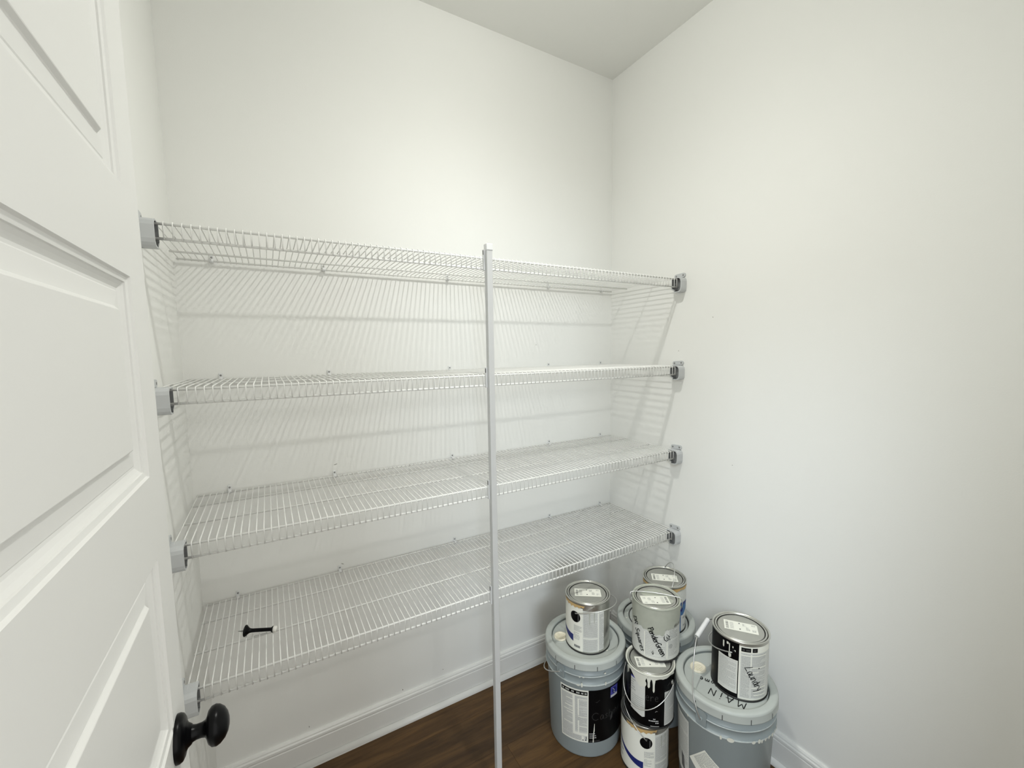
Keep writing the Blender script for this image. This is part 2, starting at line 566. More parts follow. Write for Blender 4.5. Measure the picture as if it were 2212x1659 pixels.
# ------------------------------------------------------------------ wire shelves
SXL, SXR = -1.688, -0.010
SD = 0.406
ZS = [1.7448, 1.3907, 1.0367, 0.6865]
YB, Y2, Y3, LIP = -0.0113, -0.1142, -0.2626, 0.0342
SXM = (SXL + SXR) / 2
PITCH = 0.0159
NW = int((SXR - SXL - 0.006) / PITCH) + 1
clip_x = [-1.604, -1.296, -0.854, -0.379, -0.071]
names = ['top white wire shelf, highest of the four across the back wall',
         'second white wire shelf from the top, just below eye level',
         'third white wire shelf from the top, bare deck seen from above',
         'lowest white wire shelf, with the black door stop lying on it']
shelves = []
for si, z in enumerate(ZS):
    root = empty('wire_shelf', (SXM, 0, z), names[si], 'shelf', 'white wire shelves across the back wall')
    shelves.append(root)
    if si == 0:
        # rails along the shelf
        hl = (SXR - SXL) / 2
        for (y, zz_, r) in [(YB, -0.0025, 0.0026), (Y2, -0.0025, 0.0028), (Y3, -0.0025, 0.0028), (-SD, -0.0030, 0.0029), (-SD, -LIP, 0.0029)]:
            mb = MB()
            mb.tube([(-hl, y, zz_), (hl, y, zz_)], r, WIRE, 10)
            mb.build('rail', root)
        # one bent deck wire, shared by all
        mb = MB()
        mb.tube([(0, YB + 0.0030, -0.006), (0, YB + 0.002, 0.0000), (0, YB - 0.004, 0.0015), (0, -SD - 0.0005, 0.0017), (0, -SD - 0.0040, -0.0012),
                 (0, -SD - 0.0044, -0.006), (0, -SD - 0.0044, -LIP - 0.002)], 0.00145, WIRE, 5)
        dw = mb.build('deck_wire', root)
        x0 = -hl + 0.004
        dw.location = (x0, 0, 0)
        for k in range(1, NW):
            copy_child(dw, root, (x0 + k * PITCH, 0, 0))
        # wall clips
        mb = MB()
        mb.box((-0.0055, -0.0042, -0.004), (0.0055, -0.0003, 0.0165), PLAST, 0.0012)
        mb.tube([(-0.005, YB - 0.0005, -0.0018), (0.005, YB - 0.0005, -0.0018)], 0.0052, PLAST, 12)
        mb.box((-0.005, YB - 0.001, -0.0065), (0.005, -0.001, 0.003), PLAST, 0.001)
        clip = mb.build('wall_clip', root)
        mb = MB()
        mb.lathe([(0.0005, -0.0052), (0.0018, -0.0052), (0.0028, -0.0046), (0.0030, -0.0040)], SCREW, 14, 'Y', org=(0, 0, 0.0098))
        scr = mb.build('screw', clip)
        for k, cx in enumerate(clip_x):
            c = clip if k == 0 else copy_child(clip, root)
            c.location = (cx - SXM, 0, 0)
            if k:
                copy_child(scr, c)
        # end brackets on the side walls
        for side in (-1, 1):
            wx = (XL if side < 0 else 0.0) - SXM - side * 0.0004
            inx = -side      # direction from the wall into the room
            X = lambda d: wx + inx * d
            mb = MB()
            # socket profile in (y,z): round nose to the front
            pr = [(-0.386, 0.003), (-0.420, 0.003), (-0.427, 0.001), (-0.4315, -0.004), (-0.4335, -0.012), (-0.4335, -0.040), (-0.432, -0.048), (-0.428, -0.0535), (-0.421, -0.056),
                  (-0.400, -0.056), (-0.400, -0.050), (-0.386, -0.042)]
            k = len(pr)
            # wall side solid block, room side an open cup
            inner = [(y + (0.0035 if y < -0.41 else -0.003), zz_ + (0.0035 if zz_ < -0.03 else -0.003)) for y, zz_ in pr]
            i = len(mb.v)
            mb.v += [(X(0.0), y, zz_) for y, zz_ in pr] + [(X(0.033), y, zz_) for y, zz_ in pr] + [(X(0.033), y, zz_) for y, zz_ in inner] + [(X(0.018), y, zz_) for y, zz_ in inner]
            for j in range(k):
                n_ = (j + 1) % k
                mb.face((i + j, i + n_, i + k + n_, i + k + j), PLASTG)
                mb.face((i + k + j, i + k + n_, i + 2 * k + n_, i + 2 * k + j), PLASTG)
                mb.face((i + 2 * k + j, i + 2 * k + n_, i + 3 * k + n_, i + 3 * k + j), SOCKET)
            mb.face(tuple(range(i, i + k)), PLASTG)
            mb.face(tuple(range(i + 3 * k, i + 4 * k)), SOCKET)
            # ear with two screw holes, flat on the wall above the socket
            ear = []
            for (cy, cz, a0, a1) in [(-0.421, 0.0135, 90, 270), (-0.386, 0.0115, -90, 90)]:
                for q in range(7):
                    a = math.radians(a0 + (a1 - a0) * q / 6)
                    ear.append((cy + 0.0085 * math.cos(a), cz + 0.0085 * math.sin(a)))
            i = len(mb.v)
            n = len(ear)
            mb.v += [(X(0.0), y, zz_) for y, zz_ in ear] + [(X(0.0055), y, zz_) for y, zz_ in ear]
            for j in range(n):
                mb.face((i + j, i + (j + 1) % n, i + n + (j + 1) % n, i + n + j), PLASTG)
            mb.face(tuple(range(i + n, i + 2 * n)), PLASTG)
            mb.face(tuple(range(i, i + n)), PLASTG)
            br = mb.build('end_bracket', root, weld=True)
            for (sy, sz) in ((-0.420, 0.0135), (-0.387, 0.0115)):
                mb = MB()
                mb.lathe([(0.0005, inx * 0.0062), (0.0022, inx * 0.0062), (0.0036, inx * 0.0058), (0.0038, inx * 0.005)], SCREW, 14, 'X', org=(wx, sy, sz))
                mb.build('screw', br)
    else:
        for ch in list(shelves[0].children):
            c = copy_child(ch, root)
            for g in list(ch.children):
                copy_child(g, c)

# ------------------------------------------------------------------ support pole with clips
PX, PYP = -0.8855, -0.4215
pole = empty('support_pole', (PX, PYP, 0), 'slim square white support pole standing at the front edge of all four wire shelves', 'pole')
mb = MB()
h = 0.0093
mb.box((-h, -h, 0.004), (h, h, 1.766), POLE, 0.0012)
mb.build('tube', pole)
mb = MB()
mb.box((-0.0107, -0.0107, 1.762), (0.0107, 0.0107, 1.782), PLAST, 0.002)
mb.build('cap', pole)
mb = MB()
mb.box((-0.0105, -0.0105, 0.0), (0.0105, 0.0105, 0.012), PLAST, 0.0015)
mb.build('foot', pole)
mb = MB()
mb.box((-0.0130, 0.004, -LIP - 0.006), (-0.0095, 0.0155, 0.022), PLAST, 0.0008)
mb.box((-0.0137, 0.006, 0.006), (-0.0128, 0.010, 0.019), DARK)
mb.box((-0.0095, 0.0094, -0.022), (0.0095, 0.0118, -0.008), PLAST, 0.0006)
clip = mb.build('shelf_clip', pole)
for k, z in enumerate(ZS):
    c = clip if k == 0 else copy_child(clip, pole)
    c.location = (0, 0, z)


# ------------------------------------------------------------------ marker handwriting and print
GLY = {
    'D': (0.62, [[(0.05, 0), (0.08, 1)], [(-0.08, 0.98), (0.35, 0.95), (0.6, 0.65), (0.55, 0.25), (0.3, 0.02), (-0.05, 0.0)]]),
    'R': (0.6, [[(0.05, 0), (0.1, 1)], [(0.0, 0.95), (0.4, 1.0), (0.52, 0.75), (0.35, 0.52), (0.08, 0.5)], [(0.25, 0.5), (0.6, 0.0)]]),
    'S': (0.55, [[(0.5, 0.88), (0.3, 1.0), (0.08, 0.85), (0.15, 0.6), (0.42, 0.42), (0.46, 0.15), (0.25, 0.0), (0.02, 0.1)]]),
    'q': (0.48, [[(0.42, 0.55), (0.22, 0.62), (0.05, 0.4), (0.12, 0.08), (0.3, 0.1), (0.42, 0.5), (0.4, -0.4), (0.55, -0.2)]]),
    'u': (0.5, [[(0.05, 0.6), (0.05, 0.15), (0.2, 0.0), (0.4, 0.2), (0.42, 0.6), (0.42, 0.15), (0.52, 0.02)]]),
    'a': (0.5, [[(0.42, 0.5), (0.22, 0.62), (0.05, 0.35), (0.12, 0.02), (0.32, 0.1), (0.42, 0.55), (0.42, 0.15), (0.52, 0.02)]]),
    'r': (0.42, [[(0.06, 0.6), (0.08, 0.0)], [(0.08, 0.35), (0.22, 0.58), (0.4, 0.55)]]),
    'e': (0.46, [[(0.06, 0.32), (0.4, 0.36), (0.36, 0.58), (0.18, 0.62), (0.05, 0.35), (0.12, 0.05), (0.3, 0.0), (0.45, 0.12)]]),
    's': (0.42, [[(0.38, 0.52), (0.22, 0.62), (0.08, 0.48), (0.3, 0.28), (0.3, 0.08), (0.05, 0.02)]]),
    't': (0.38, [[(0.16, 0.95), (0.16, 0.12), (0.26, 0.0), (0.4, 0.1)], [(0.0, 0.62), (0.36, 0.66)]]),
    'd': (0.52, [[(0.40, 0.5), (0.2, 0.6), (0.05, 0.32), (0.14, 0.02), (0.34, 0.12), (0.44, 1.0), (0.42, 0.1), (0.52, 0.0)]]),
    'n': (0.5, [[(0.05, 0.6), (0.06, 0.0)], [(0.06, 0.38), (0.24, 0.62), (0.38, 0.5), (0.42, 0.0)]]),
    'w': (0.62, [[(0.02, 0.6), (0.14, 0.0), (0.28, 0.5), (0.42, 0.0), (0.56, 0.62)]]),
    'P': (0.52, [[(0.1, 0.0), (0.12, 1.0)], [(-0.05, 0.9), (0.35, 1.0), (0.5, 0.75), (0.35, 0.5), (0.1, 0.48)]]),
    'G': (0.62, [[(0.5, 0.85), (0.3, 1.0), (0.06, 0.65), (0.1, 0.15), (0.35, 0.0), (0.55, 0.25), (0.52, 0.45), (0.3, 0.45)]]),
    'L': (0.6, [[(0.3, 1.0), (0.02, 0.08), (0.55, 0.12)]]),
    'y': (0.48, [[(0.05, 0.6), (0.15, 0.2), (0.35, 0.25)], [(0.45, 0.65), (0.3, 0.0), (0.1, -0.45)]]),
    'M': (0.8, [[(0.02, 0.0), (0.12, 0.95), (0.36, 0.35), (0.62, 0.95), (0.74, 0.0)]]),
    'A': (0.7, [[(0.0, 0.0), (0.34, 1.0), (0.62, 0.0)], [(0.02, 0.36), (0.72, 0.42)]]),
    'i': (0.3, [[(0.1, 0.0), (0.12, 0.72)], [(0.13, 0.92), (0.14, 1.0)]]),
    'N': (0.72, [[(0.04, 0.0), (0.08, 1.0), (0.56, 0.02), (0.62, 1.0)]]),
    'H': (0.62, [[(0.05, 0), (0.08, 1)], [(0.5, 0), (0.54, 1)], [(0.06, 0.5), (0.52, 0.52)]]),
    'o': (0.46, [[(0.24, 0.6), (0.06, 0.4), (0.1, 0.08), (0.28, 0.0), (0.42, 0.28), (0.24, 0.6)]]),
    'm': (0.72, [[(0.04, 0.6), (0.05, 0.0)], [(0.05, 0.38), (0.2, 0.6), (0.32, 0.45), (0.34, 0.0)], [(0.34, 0.38), (0.5, 0.6), (0.62, 0.45), (0.66, 0.0)]]),
    'C': (0.85, [[(0.78, 0.82), (0.5, 1.0), (0.2, 0.86), (0.04, 0.5), (0.2, 0.14), (0.5, 0.0), (0.78, 0.16)]]),
    'h': (0.5, [[(0.06, 1.0), (0.06, 0.0)], [(0.06, 0.4), (0.24, 0.62), (0.4, 0.5), (0.42, 0.0)]]),
    ' ': (0.45, []),
}


def strokes(text, size, gap=0.08):
    out = []
    x = 0.0
    for ch in text:
        wd, st = GLY[ch]
        for s in st:
            out.append([((x + a) * size, b * size) for a, b in s])
        x += wd + gap
    return out, x * size


def ribbon(mb, pts, width, fmap, m, off):
    """flat stroke of given width along 2-D points, carried onto a surface by fmap(u, v, offset)"""
    # refine
    P = []
    for a, b in zip(pts[:-1], pts[1:]):
        n = max(2, math.ceil(math.hypot(b[0] - a[0], b[1] - a[1]) / STEP))
        for q in range(n):
            t = q / n
            P.append((a[0] + (b[0] - a[0]) * t, a[1] + (b[1] - a[1]) * t))
    P.append(pts[-1])
    L, Rr = [], []
    for j, p in enumerate(P):
        a, b = P[max(j - 1, 0)], P[min(j + 1, len(P) - 1)]
        dx, dy = b[0] - a[0], b[1] - a[1]
        l = math.hypot(dx, dy) or 1
        nx, ny = -dy / l * width / 2, dx / l * width / 2
        L.append((p[0] + nx, p[1] + ny))
        Rr.append((p[0] - nx, p[1] - ny))
    i = len(mb.v)
    for a, b in zip(L, Rr):
        mb.v += [tuple(fmap(a[0], a[1], off)), tuple(fmap(b[0], b[1], off))]
    for j in range(len(P) - 1):
        mb.face((i + 2 * j, i + 2 * j + 1, i + 2 * j + 3, i + 2 * j + 2), m)


def write(mb, text, size, width, fmap, m, off, u0=0, v0=0, ang=0.0, gap=0.08, slant=0.0):
    c, s = math.cos(ang), math.sin(ang)
    st, ln = strokes(text, size, gap)
    for q in st:
        pts = [(u0 + (a + slant * b) * c - b * s, v0 + (a + slant * b) * s + b * c) for a, b in q]
        ribbon(mb, pts, width, fmap, m, off)
    return ln


STEP = 0.0042


def patch(mb, u0, u1, v0, v1, fmap, m, off, nu=1, nv=1):
    nu = max(1, math.ceil(abs(u1 - u0) / STEP)) if fmap.__name__ == 'f' else nu
    i = len(mb.v)
    for b in range(nv + 1):
        for a in range(nu + 1):
            mb.v.append(tuple(fmap(u0 + (u1 - u0) * a / nu, v0 + (v1 - v0) * b / nv, off)))
    for b in range(nv):
        for a in range(nu):
            k = i + b * (nu + 1) + a
            mb.face((k, k + 1, k + nu + 2, k + nu + 1), m, True)


def strip(mb, top, bot, fmap, m, off):
    """area between two point rows of equal length"""
    T, B = [top[0]], [bot[0]]
    for j in range(len(top) - 1):
        n = max(1, math.ceil(max(abs(top[j + 1][0] - top[j][0]), abs(bot[j + 1][0] - bot[j][0])) / STEP))
        for q in range(1, n + 1):
            t = q / n
            T.append(tuple(top[j][c] + (top[j + 1][c] - top[j][c]) * t for c in (0, 1)))
            B.append(tuple(bot[j][c] + (bot[j + 1][c] - bot[j][c]) * t for c in (0, 1)))
    wide = max(abs(a[0] - b[0]) for a, b in zip(T, B))
    nv = max(1, math.ceil(wide / STEP))
    i = len(mb.v)
    for a, b in zip(T, B):
        for q in range(nv + 1):
            t = q / nv
            mb.v.append(tuple(fmap(a[0] + (b[0] - a[0]) * t, a[1] + (b[1] - a[1]) * t, off)))
    for j in range(len(T) - 1):
        for q in range(nv):
            k = i + j * (nv + 1) + q
            mb.face((k, k + 1, k + nv + 2, k + nv + 1), m, True)


def disc(mb, u, v, ru, rv, fmap, m, off, n=28):
    i = len(mb.v)
    mb.v.append(tuple(fmap(u, v, off)))
    rings = (0.34, 0.67, 1.0)
    for ring in rings:
        for q in range(n):
            a = 2 * PI * q / n
            mb.v.append(tuple(fmap(u + ru * ring * math.cos(a), v + rv * ring * math.sin(a), off)))
    for q in range(n):
        mb.face((i, i + 1 + q, i + 1 + (q + 1) % n), m)
        for k in (0, n):
            mb.face((i + 1 + k + q, i + 1 + k + n + q, i + 1 + k + n + (q + 1) % n, i + 1 + k + (q + 1) % n), m)


def fine_print(mb, u0, u1, v0, v1, fmap, off, m=None, pitch=0.0042, hgt=0.0022, seed=1, fill=0.85):
    """lines of small type, too small to read: word-length dashes"""
    rr = random.Random(seed)
    m = m or PRINT
    pitch, hgt = pitch * 0.72, hgt * 0.72
    v = v1 - hgt
    while v > v0:
        u = u0
        end = u0 + (u1 - u0) * (1.0 if rr.random() < fill else rr.uniform(0.35, 0.8))
        while u < end - 0.002:
            wd = min(rr.uniform(0.002, 0.006), end - u)
            patch(mb, u, u + wd, v, v + hgt, fmap, m, off)
            u += wd + 0.0009
        v -= pitch


def cyl_map(R, a0, taper=0.0):
    """(arc length to the viewer's right, height) -> point on a cylinder; arc 0 faces azimuth a0"""
    def f(u, v, off):
        r = R + taper * v + off
        a = a0 + u / R
        return (r * math.cos(a), r * math.sin(a), v)
    return f


def plane_map(ox, oy, z, ang):
    c, s = math.cos(ang), math.sin(ang)
    return lambda u, v, off: (ox + u * c - v * s, oy + u * s + v * c, z + off)


def bail_pts(R, z, a_ear, swing, k=1.0, n=28, t0=0.0, t1=PI):
    """wire bail: half loop between two opposite ears; swing 0 = upright, 90 = flat towards a_ear+90deg, above 90 hangs"""
    e1 = Vector((math.cos(a_ear), math.sin(a_ear), 0))
    e2 = Vector((-math.sin(a_ear), math.cos(a_ear), 0))
    d = math.cos(swing) * Vector((0, 0, 1)) + math.sin(swing) * e2
    out = []
    for q in range(n + 1):
        t = t0 + (t1 - t0) * q / n
        out.append(Vector((0, 0, z)) + e1 * (R * math.cos(t)) + d * (R * k * math.sin(t)))
    return out


CANR, CANH = 0.0812, 0.192
DEG = PI / 180


def sticker(lid, dx, dy, ang, z=0.1884, L=0.097, W=0.050, seed=1):
    mb = MB()
    f = plane_map(dx, dy, z, ang)
    i = len(mb.v)
    c = 0.004
    out = [(-L / 2, -W / 2), (L / 2, -W / 2), (L / 2, W / 2 - c), (L / 2 - c, W / 2), (-L / 2, W / 2)]
    mb.poly([f(u, v, 0.0002) for u, v in out], PAPER)
    rr = random.Random(seed)
    # bar code block, address block, tint figures
    for q in range(9):
        patch(mb, -L / 2 + 0.005, -L / 2 + 0.013, -W / 2 + 0.006 + q * 0.0042, -W / 2 + 0.006 + q * 0.0042 + rr.uniform(0.0012, 0.003), f, PRINTD, 0.0004)
    for q in range(8):
        patch(mb, -L / 2 + 0.017, -L / 2 + 0.028, -W / 2 + 0.008 + q * 0.0045, -W / 2 + 0.0095 + q * 0.0045, f, PRINT, 0.0004)
    for (u, v, w_, h_) in [(-0.005, -0.016, 0.004, 0.005), (-0.005, 0.014, 0.004, 0.005)]:
        patch(mb, u, u + w_, v, v + h_, f, PRINTD, 0.0004)
    for (u0, u1, v0, v1) in [(0.006, 0.017, 0.004, 0.018), (0.015, 0.026, -0.014, 0.002), (0.032, 0.044, 0.010, 0.020), (0.032, 0.044, -0.018, -0.006)]:
        fine_print(mb, u0, u1, v0, v1, f, 0.0004, pitch=0.004, hgt=0.002, seed=seed + int(u0 * 1000))
    mb.build('sticker', lid)


def base_can(loc, label, group, wall=TIN, rim_m=None, lid_m=None):
    root = empty('paint_can', loc, label, 'paint can', group)
    mb = MB()
    mb.lathe([(0.0005, 0.0025), (0.074, 0.0025), (0.0765, 0.004)], TINDARK, 64)
    mb.lathe([(0.0765, 0.004), (0.078, 0.0), (0.0822, 0.0), (0.0828, 0.0015), (0.0828, 0.0040), (0.0814, 0.0056)], TINDARK, 64)  # seam's shadow and dark reflection put into its near-black colour
    mb.build('bottom_seam', root)
    mb = MB()
    mb.lathe([(CANR, 0.0056), (CANR, 0.1855)], wall, 72)
    body = mb.build('body', root)
    mb = MB()
    mb.lathe([(0.0812, 0.1850), (0.0828, 0.1862), (0.0834, 0.1885), (0.0832, 0.1910), (0.0822, 0.1920), (0.0800, 0.1918), (0.0785, 0.1905), (0.0772, 0.1880), (0.0755, 0.1858)], rim_m or TIN, 72)
    mb.build('rim', root)
    mb = MB()
    mb.lathe([(0.0757, 0.1856), (0.0752, 0.1884)], TINDARK, 72)
    mb.lathe([(0.0752, 0.1884), (0.0740, 0.1898), (0.0722, 0.1900), (0.0705, 0.1890)], TIN, 72)
    mb.lathe([(0.0705, 0.1890), (0.0698, 0.1848), (0.0680, 0.1846)], TINDARK, 72)
    mb.lathe([(0.0680, 0.1846), (0.0672, 0.1876), (0.0660, 0.1884), (0.0640, 0.1882), (0.0005, 0.1882)], lid_m or TINLID, 72)
    lid = mb.build('lid', root)
    return root, body, lid


def ears(root, a_ear, z=0.150, R=CANR, m=None, er=0.0085):
    for s in (0, PI):
        a = a_ear + s
        e1 = Vector((math.cos(a), math.sin(a), 0))
        mb = MB()
        pts = [e1 * (R - 0.001) + Vector((0, 0, z)), e1 * (R + 0.0015) + Vector((0, 0, z)), e1 * (R + 0.004) + Vector((0, 0, z))]
        mb.tube(pts, [er, er * 0.9, er * 0.5], m or TIN, 16)
        mb.build('ear', root)


def bail(root, pts, r=0.0017, m=None):
    mb = MB()
    mb.tube(pts, r, m or GALV, 8)
    return mb.build('bail_handle', root)


def drip(mb, f, u, w0, w1, top, ln, off, m=DRIP):
    rows_t, rows_b = [], []
    n = 8
    i = len(mb.v)
    for q in range(n + 1):
        t = q / n
        wd = w0 + (w1 - w0) * min(1, t * 2.2)
        if t > 0.85:
            wd *= math.sqrt(max(0.05, 1 - ((t - 0.85) / 0.15) ** 2))
        rows_t.append((u - wd / 2, top - ln * t))
        rows_b.append((u + wd / 2, top - ln * t))
    strip(mb, rows_t, rows_b, f, m, off)


def splash(parent, u, v, ru, rv, fmap):
    mb = MB()
    disc(mb, u, v, ru, rv, fmap, DRIP, 0.0006, 12)
    return mb.build('paint_splash', parent)


def white_label(root, a0, rot, seed, stain=True):
    """white wrap label: blue swoosh, black disc by the ear, small print columns; rot turns it (arc 0 = black disc)"""
    f = cyl_map(CANR, a0 + rot)
    A = lambda d: d * DEG * CANR
    mb = MB()
    patch(mb, A(-120), A(21), 0.008, 0.172, f, PAPER, 0.0003, 30, 1)
    mb.build('front_label', root)
    mb = MB()
    # blue swoosh
    top, bot = [], []
    for q in range(17):
        t = q / 16
        d = -120 + (114) * t
        zt = 0.062 + 0.085 * (1 - t) ** 2.0
        th = 0.004 + 0.022 * t ** 1.2
        top.append((A(d), zt))
        bot.append((A(d), zt - th))
    strip(mb, top, bot, f, BLUE, 0.0006)
    disc(mb, 0, 0.134, 0.0205, 0.0205, f, BLACK, 0.0007)
    for (d, z0, z1) in [(9, 0.118, 0.146)]:
        patch(mb, A(d - 1), A(d + 1), z0, z1, f, PRINTD, 0.0009)
    for (u0, u1, v0, v1) in [(-100, -62, 0.050, 0.056), (-100, -64, 0.030, 0.034)]:
        patch(mb, A(u0), A(u1), v0, v1, f, PRINT, 0.0007, 6)
    mb.build('print', root)
    mb = MB()
    fine_print(mb, A(-4), A(19), 0.080, 0.102, f, 0.0006, seed=seed, pitch=0.0045)
    fine_print(mb, A(-4), A(13), 0.046, 0.075, f, 0.0006, seed=seed + 1, pitch=0.0055)
    patch(mb, A(-3), A(14), 0.018, 0.027, f, PRINT, 0.0006, 3)
    for q in range(10):
        patch(mb, A(-3 + q * 1.7), A(-3 + q * 1.7 + 0.8), 0.019, 0.027, f, PRINTD, 0.0008)
    mb.build('small_print', root)
    # grey text panels to the right
    mb = MB()
    patch(mb, A(21), A(60), 0.010, 0.165, f, PAPERG, 0.0003, 8, 1)
    patch(mb, A(60), A(62), 0.010, 0.165, f, PAPER, 0.0005)
    patch(mb, A(62), A(78), 0.014, 0.160, f, PAPERG, 0.0003, 4, 1)
    patch(mb, A(22), A(60), 0.060, 0.0625, f, PAPER, 0.0008, 8)
    fine_print(mb, A(23), A(58), 0.066, 0.155, f, 0.0005, seed=seed + 2, pitch=0.0046)
    fine_print(mb, A(23), A(58), 0.012, 0.056, f, 0.0005, seed=seed + 3, pitch=0.0046)
    fine_print(mb, A(64), A(77), 0.018, 0.150, f, 0.0005, seed=seed + 4, pitch=0.0046)
    mb.build('text_panel', root)
    if stain:
        mb = MB()
        top, bot = [], []
        for q in range(25):
            d = -50 + 76 * q / 24
            top.append((A(d), 0.1825))
            bot.append((A(d), 0.1825 - 0.012 * math.sin(PI * min(1, (q + 1) / 25)) ** 0.4 - 0.003 * math.sin(q * 1.7)))
        strip(mb, top, bot, f, OCHRE, 0.0012)
        mb.build('paint_stain', root)
        for (d, l, w_) in [(38, 0.045, 0.003), (50, 0.038, 0.0026)]:
            mb = MB()
            drip(mb, f, A(d), w_ * 1.8, w_, 0.158, l, 0.0012, SMEAR)
            mb.build('paint_drip', root)


# ------------------------------------------------------------------ buckets
def bucket(loc, label, group, cap=None, gasket=False, notch0=0.0):
    root = empty('paint_bucket', loc, label, 'bucket', group)
    mb = MB()
    mb.lathe([(0.0005, 0.004), (0.126, 0.004), (0.1285, 0.0), (0.1315, 0.0015), (0.1325, 0.006), (0.1425, 0.284), (0.1435, 0.2865), (0.1488, 0.2878)], PAIL, 96)
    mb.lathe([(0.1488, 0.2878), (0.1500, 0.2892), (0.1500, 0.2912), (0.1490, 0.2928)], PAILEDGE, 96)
    mb.lathe([(0.1490, 0.2928), (0.1445, 0.2945), (0.1440, 0.318), (0.1478, 0.3198)], PAIL, 96)
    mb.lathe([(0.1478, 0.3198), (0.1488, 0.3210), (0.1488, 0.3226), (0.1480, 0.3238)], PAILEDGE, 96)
    mb.lathe([(0.1480, 0.3238), (0.1440, 0.3255), (0.1440, 0.346), (0.1430, 0.360)], PAIL, 96)
    body = mb.build('pail', root)
    mb = MB()
    mb.lathe([(0.0005, 0.3672), (0.1235, 0.3672)], PAILLID, 96)
    mb.lathe([(0.1235, 0.3672), (0.1240, 0.3630), (0.1262, 0.3630), (0.1268, 0.3720)], DARK if gasket else PAILGROOVE, 96)
    mb.lathe([(0.1268, 0.3720), (0.1276, 0.3762), (0.1300, 0.3780), (0.1340, 0.3786), (0.1440, 0.3780), (0.1480, 0.3768), (0.1502, 0.3745), (0.1512, 0.3705)], PAILLID, 96)
    mb.lathe([(0.1512, 0.3705), (0.1516, 0.3560), (0.1522, 0.3490)], PAILLID, 96)
    mb.lathe([(0.1522, 0.3490), (0.1518, 0.3475), (0.1500, 0.3475), (0.1490, 0.360)], PAILLID, 96)
    if gasket:
        mb.lathe([(0.1010, 0.3670), (0.1022, 0.3682), (0.1050, 0.3682), (0.1062, 0.3670)], DARK, 80)
    lid = mb.build('lid', root)
    mb = MB()
    for q in range(12):
        a = 2 * PI * q / 12 + notch0
        e = Vector((math.cos(a), math.sin(a), 0))
        t = Vector((-e.y, e.x, 0)) * 0.0011
        mb.poly([e * 0.1525 + t + Vector((0, 0, 0.3475)), e * 0.1523 - t + Vector((0, 0, 0.3475)), e * 0.1522 - t + Vector((0, 0, 0.3635)), e * 0.1522 + t + Vector((0, 0, 0.3635))], DARK)
    mb.build('tear_notches', lid)
    if cap:
        mb = MB()
        cx, cy = cap
        mb.lathe([(0.0005, 0.3690), (0.0170, 0.3690), (0.0195, 0.3698), (0.0215, 0.3722), (0.0240, 0.3722), (0.0250, 0.3700), (0.0252, 0.3672)], SPOUT, 40, org=(cx, cy, 0))
        for q in range(-2, 3):
            y = q * 0.006
            l = math.sqrt(max(0, 0.016 ** 2 - y * y))
            mb.box((cx - l, cy + y - 0.001, 0.3685), (cx + l, cy + y + 0.001, 0.3704), SPOUT)
        c = mb.build('spout_cap', lid)
        c['label'] = 'cream ribbed round spout cap'
        mb = MB()
        mb.lathe([(0.0262, 0.3670), (0.0300, 0.3684), (0.0312, 0.3684), (0.0330, 0.3669)], PAILLID, 40, org=(cx, cy, 0))
        mb.build('spout_ring', lid)
    return root, body, lid


def bucket_ears(root, a_ear, z=0.316):
    for s in (0, PI):
        a = a_ear + s
        c, sn = math.cos(a), math.sin(a)
        mb = MB()
        i = len(mb.v)
        out = [(-0.016, 0.312), (0.016, 0.312), (0.016, 0.340), (-0.016, 0.340)]
        f = cyl_map(0.146, a)
        pts_o = [(-0.015, 0.296), (0.015, 0.296), (0.016, 0.335), (0.009, 0.345), (-0.009, 0.345), (-0.016, 0.335)]
        A_ = [f(u, v, 0.005) for u, v in pts_o]
        B_ = [f(u, v, -0.003) for u, v in pts_o]
        mb.v += A_ + B_
        n = len(pts_o)
        mb.face(tuple(range(n)), PAIL)
        for j in range(n):
            mb.face((j, n + j, n + (j + 1) % n, (j + 1) % n), PAIL)
        e = Vector((c, sn, 0))
        mb.tube([e * 0.149 + Vector((0, 0, z)), e * 0.1535 + Vector((0, 0, z))], 0.006, PAIL, 14)
        mb.build('ear', root, weld=True)


BG = 'grey five gallon paint buckets on the floor'
CG = 'gallon paint cans stacked in the corner'

# --- left bucket
b1, body, lid = bucket((-0.488, -0.3915, 0), 'grey lidded bucket beside the pole, black and white label on its front', BG, cap=(-0.078, 0.050), notch0=0.12)
a0 = -129.7 * DEG
f = cyl_map(0.1330, a0, 0.036)
A = lambda d: d * DEG * 0.138
mb = MB()
LB, LT = 0.062, 0.268
patch(mb, A(-36), A(5), LB, LT, f, PAPER, 0.0004, 10)
patch(mb, A(5), A(78), LB, LT, f, BLACK, 0.0004, 18)
lab = mb.build('front_label', b1)
mb = MB()
patch(mb, A(-34.5), A(3.6), LT - 0.020, LT - 0.006, f, BLACK, 0.0007, 10)
for k, (x0, x1) in enumerate([(-33, -30), (-28, -22), (-19, -15), (-12, -7), (-5, -2), (-0.5, 2.5)]):
    patch(mb, A(x0), A(x1), LT - 0.016, LT - 0.010, f, PRINT, 0.0010)
patch(mb, A(-34.5), A(-17), LB + 0.026, LT - 0.026, f, PAPERG, 0.0006, 5)
patch(mb, A(-14), A(3.6), LB + 0.036, LT - 0.026, f, PAPERG, 0.0006, 5)
patch(mb, A(-34.5), A(3.6), LB + 0.005, LB + 0.026, f, PAPERG, 0.0006, 10)
fine_print(mb, A(-34), A(-18), LB + 0.026, LT - 0.030, f, 0.0008, seed=11, pitch=0.0050)
fine_print(mb, A(-13.5), A(3), LB + 0.040, LT - 0.030, f, 0.0008, seed=12, pitch=0.0052, fill=0.7)
fine_print(mb, A(-34), A(-5), LB + 0.006, LB + 0.023, f, 0.0008, seed=13, pitch=0.0050)
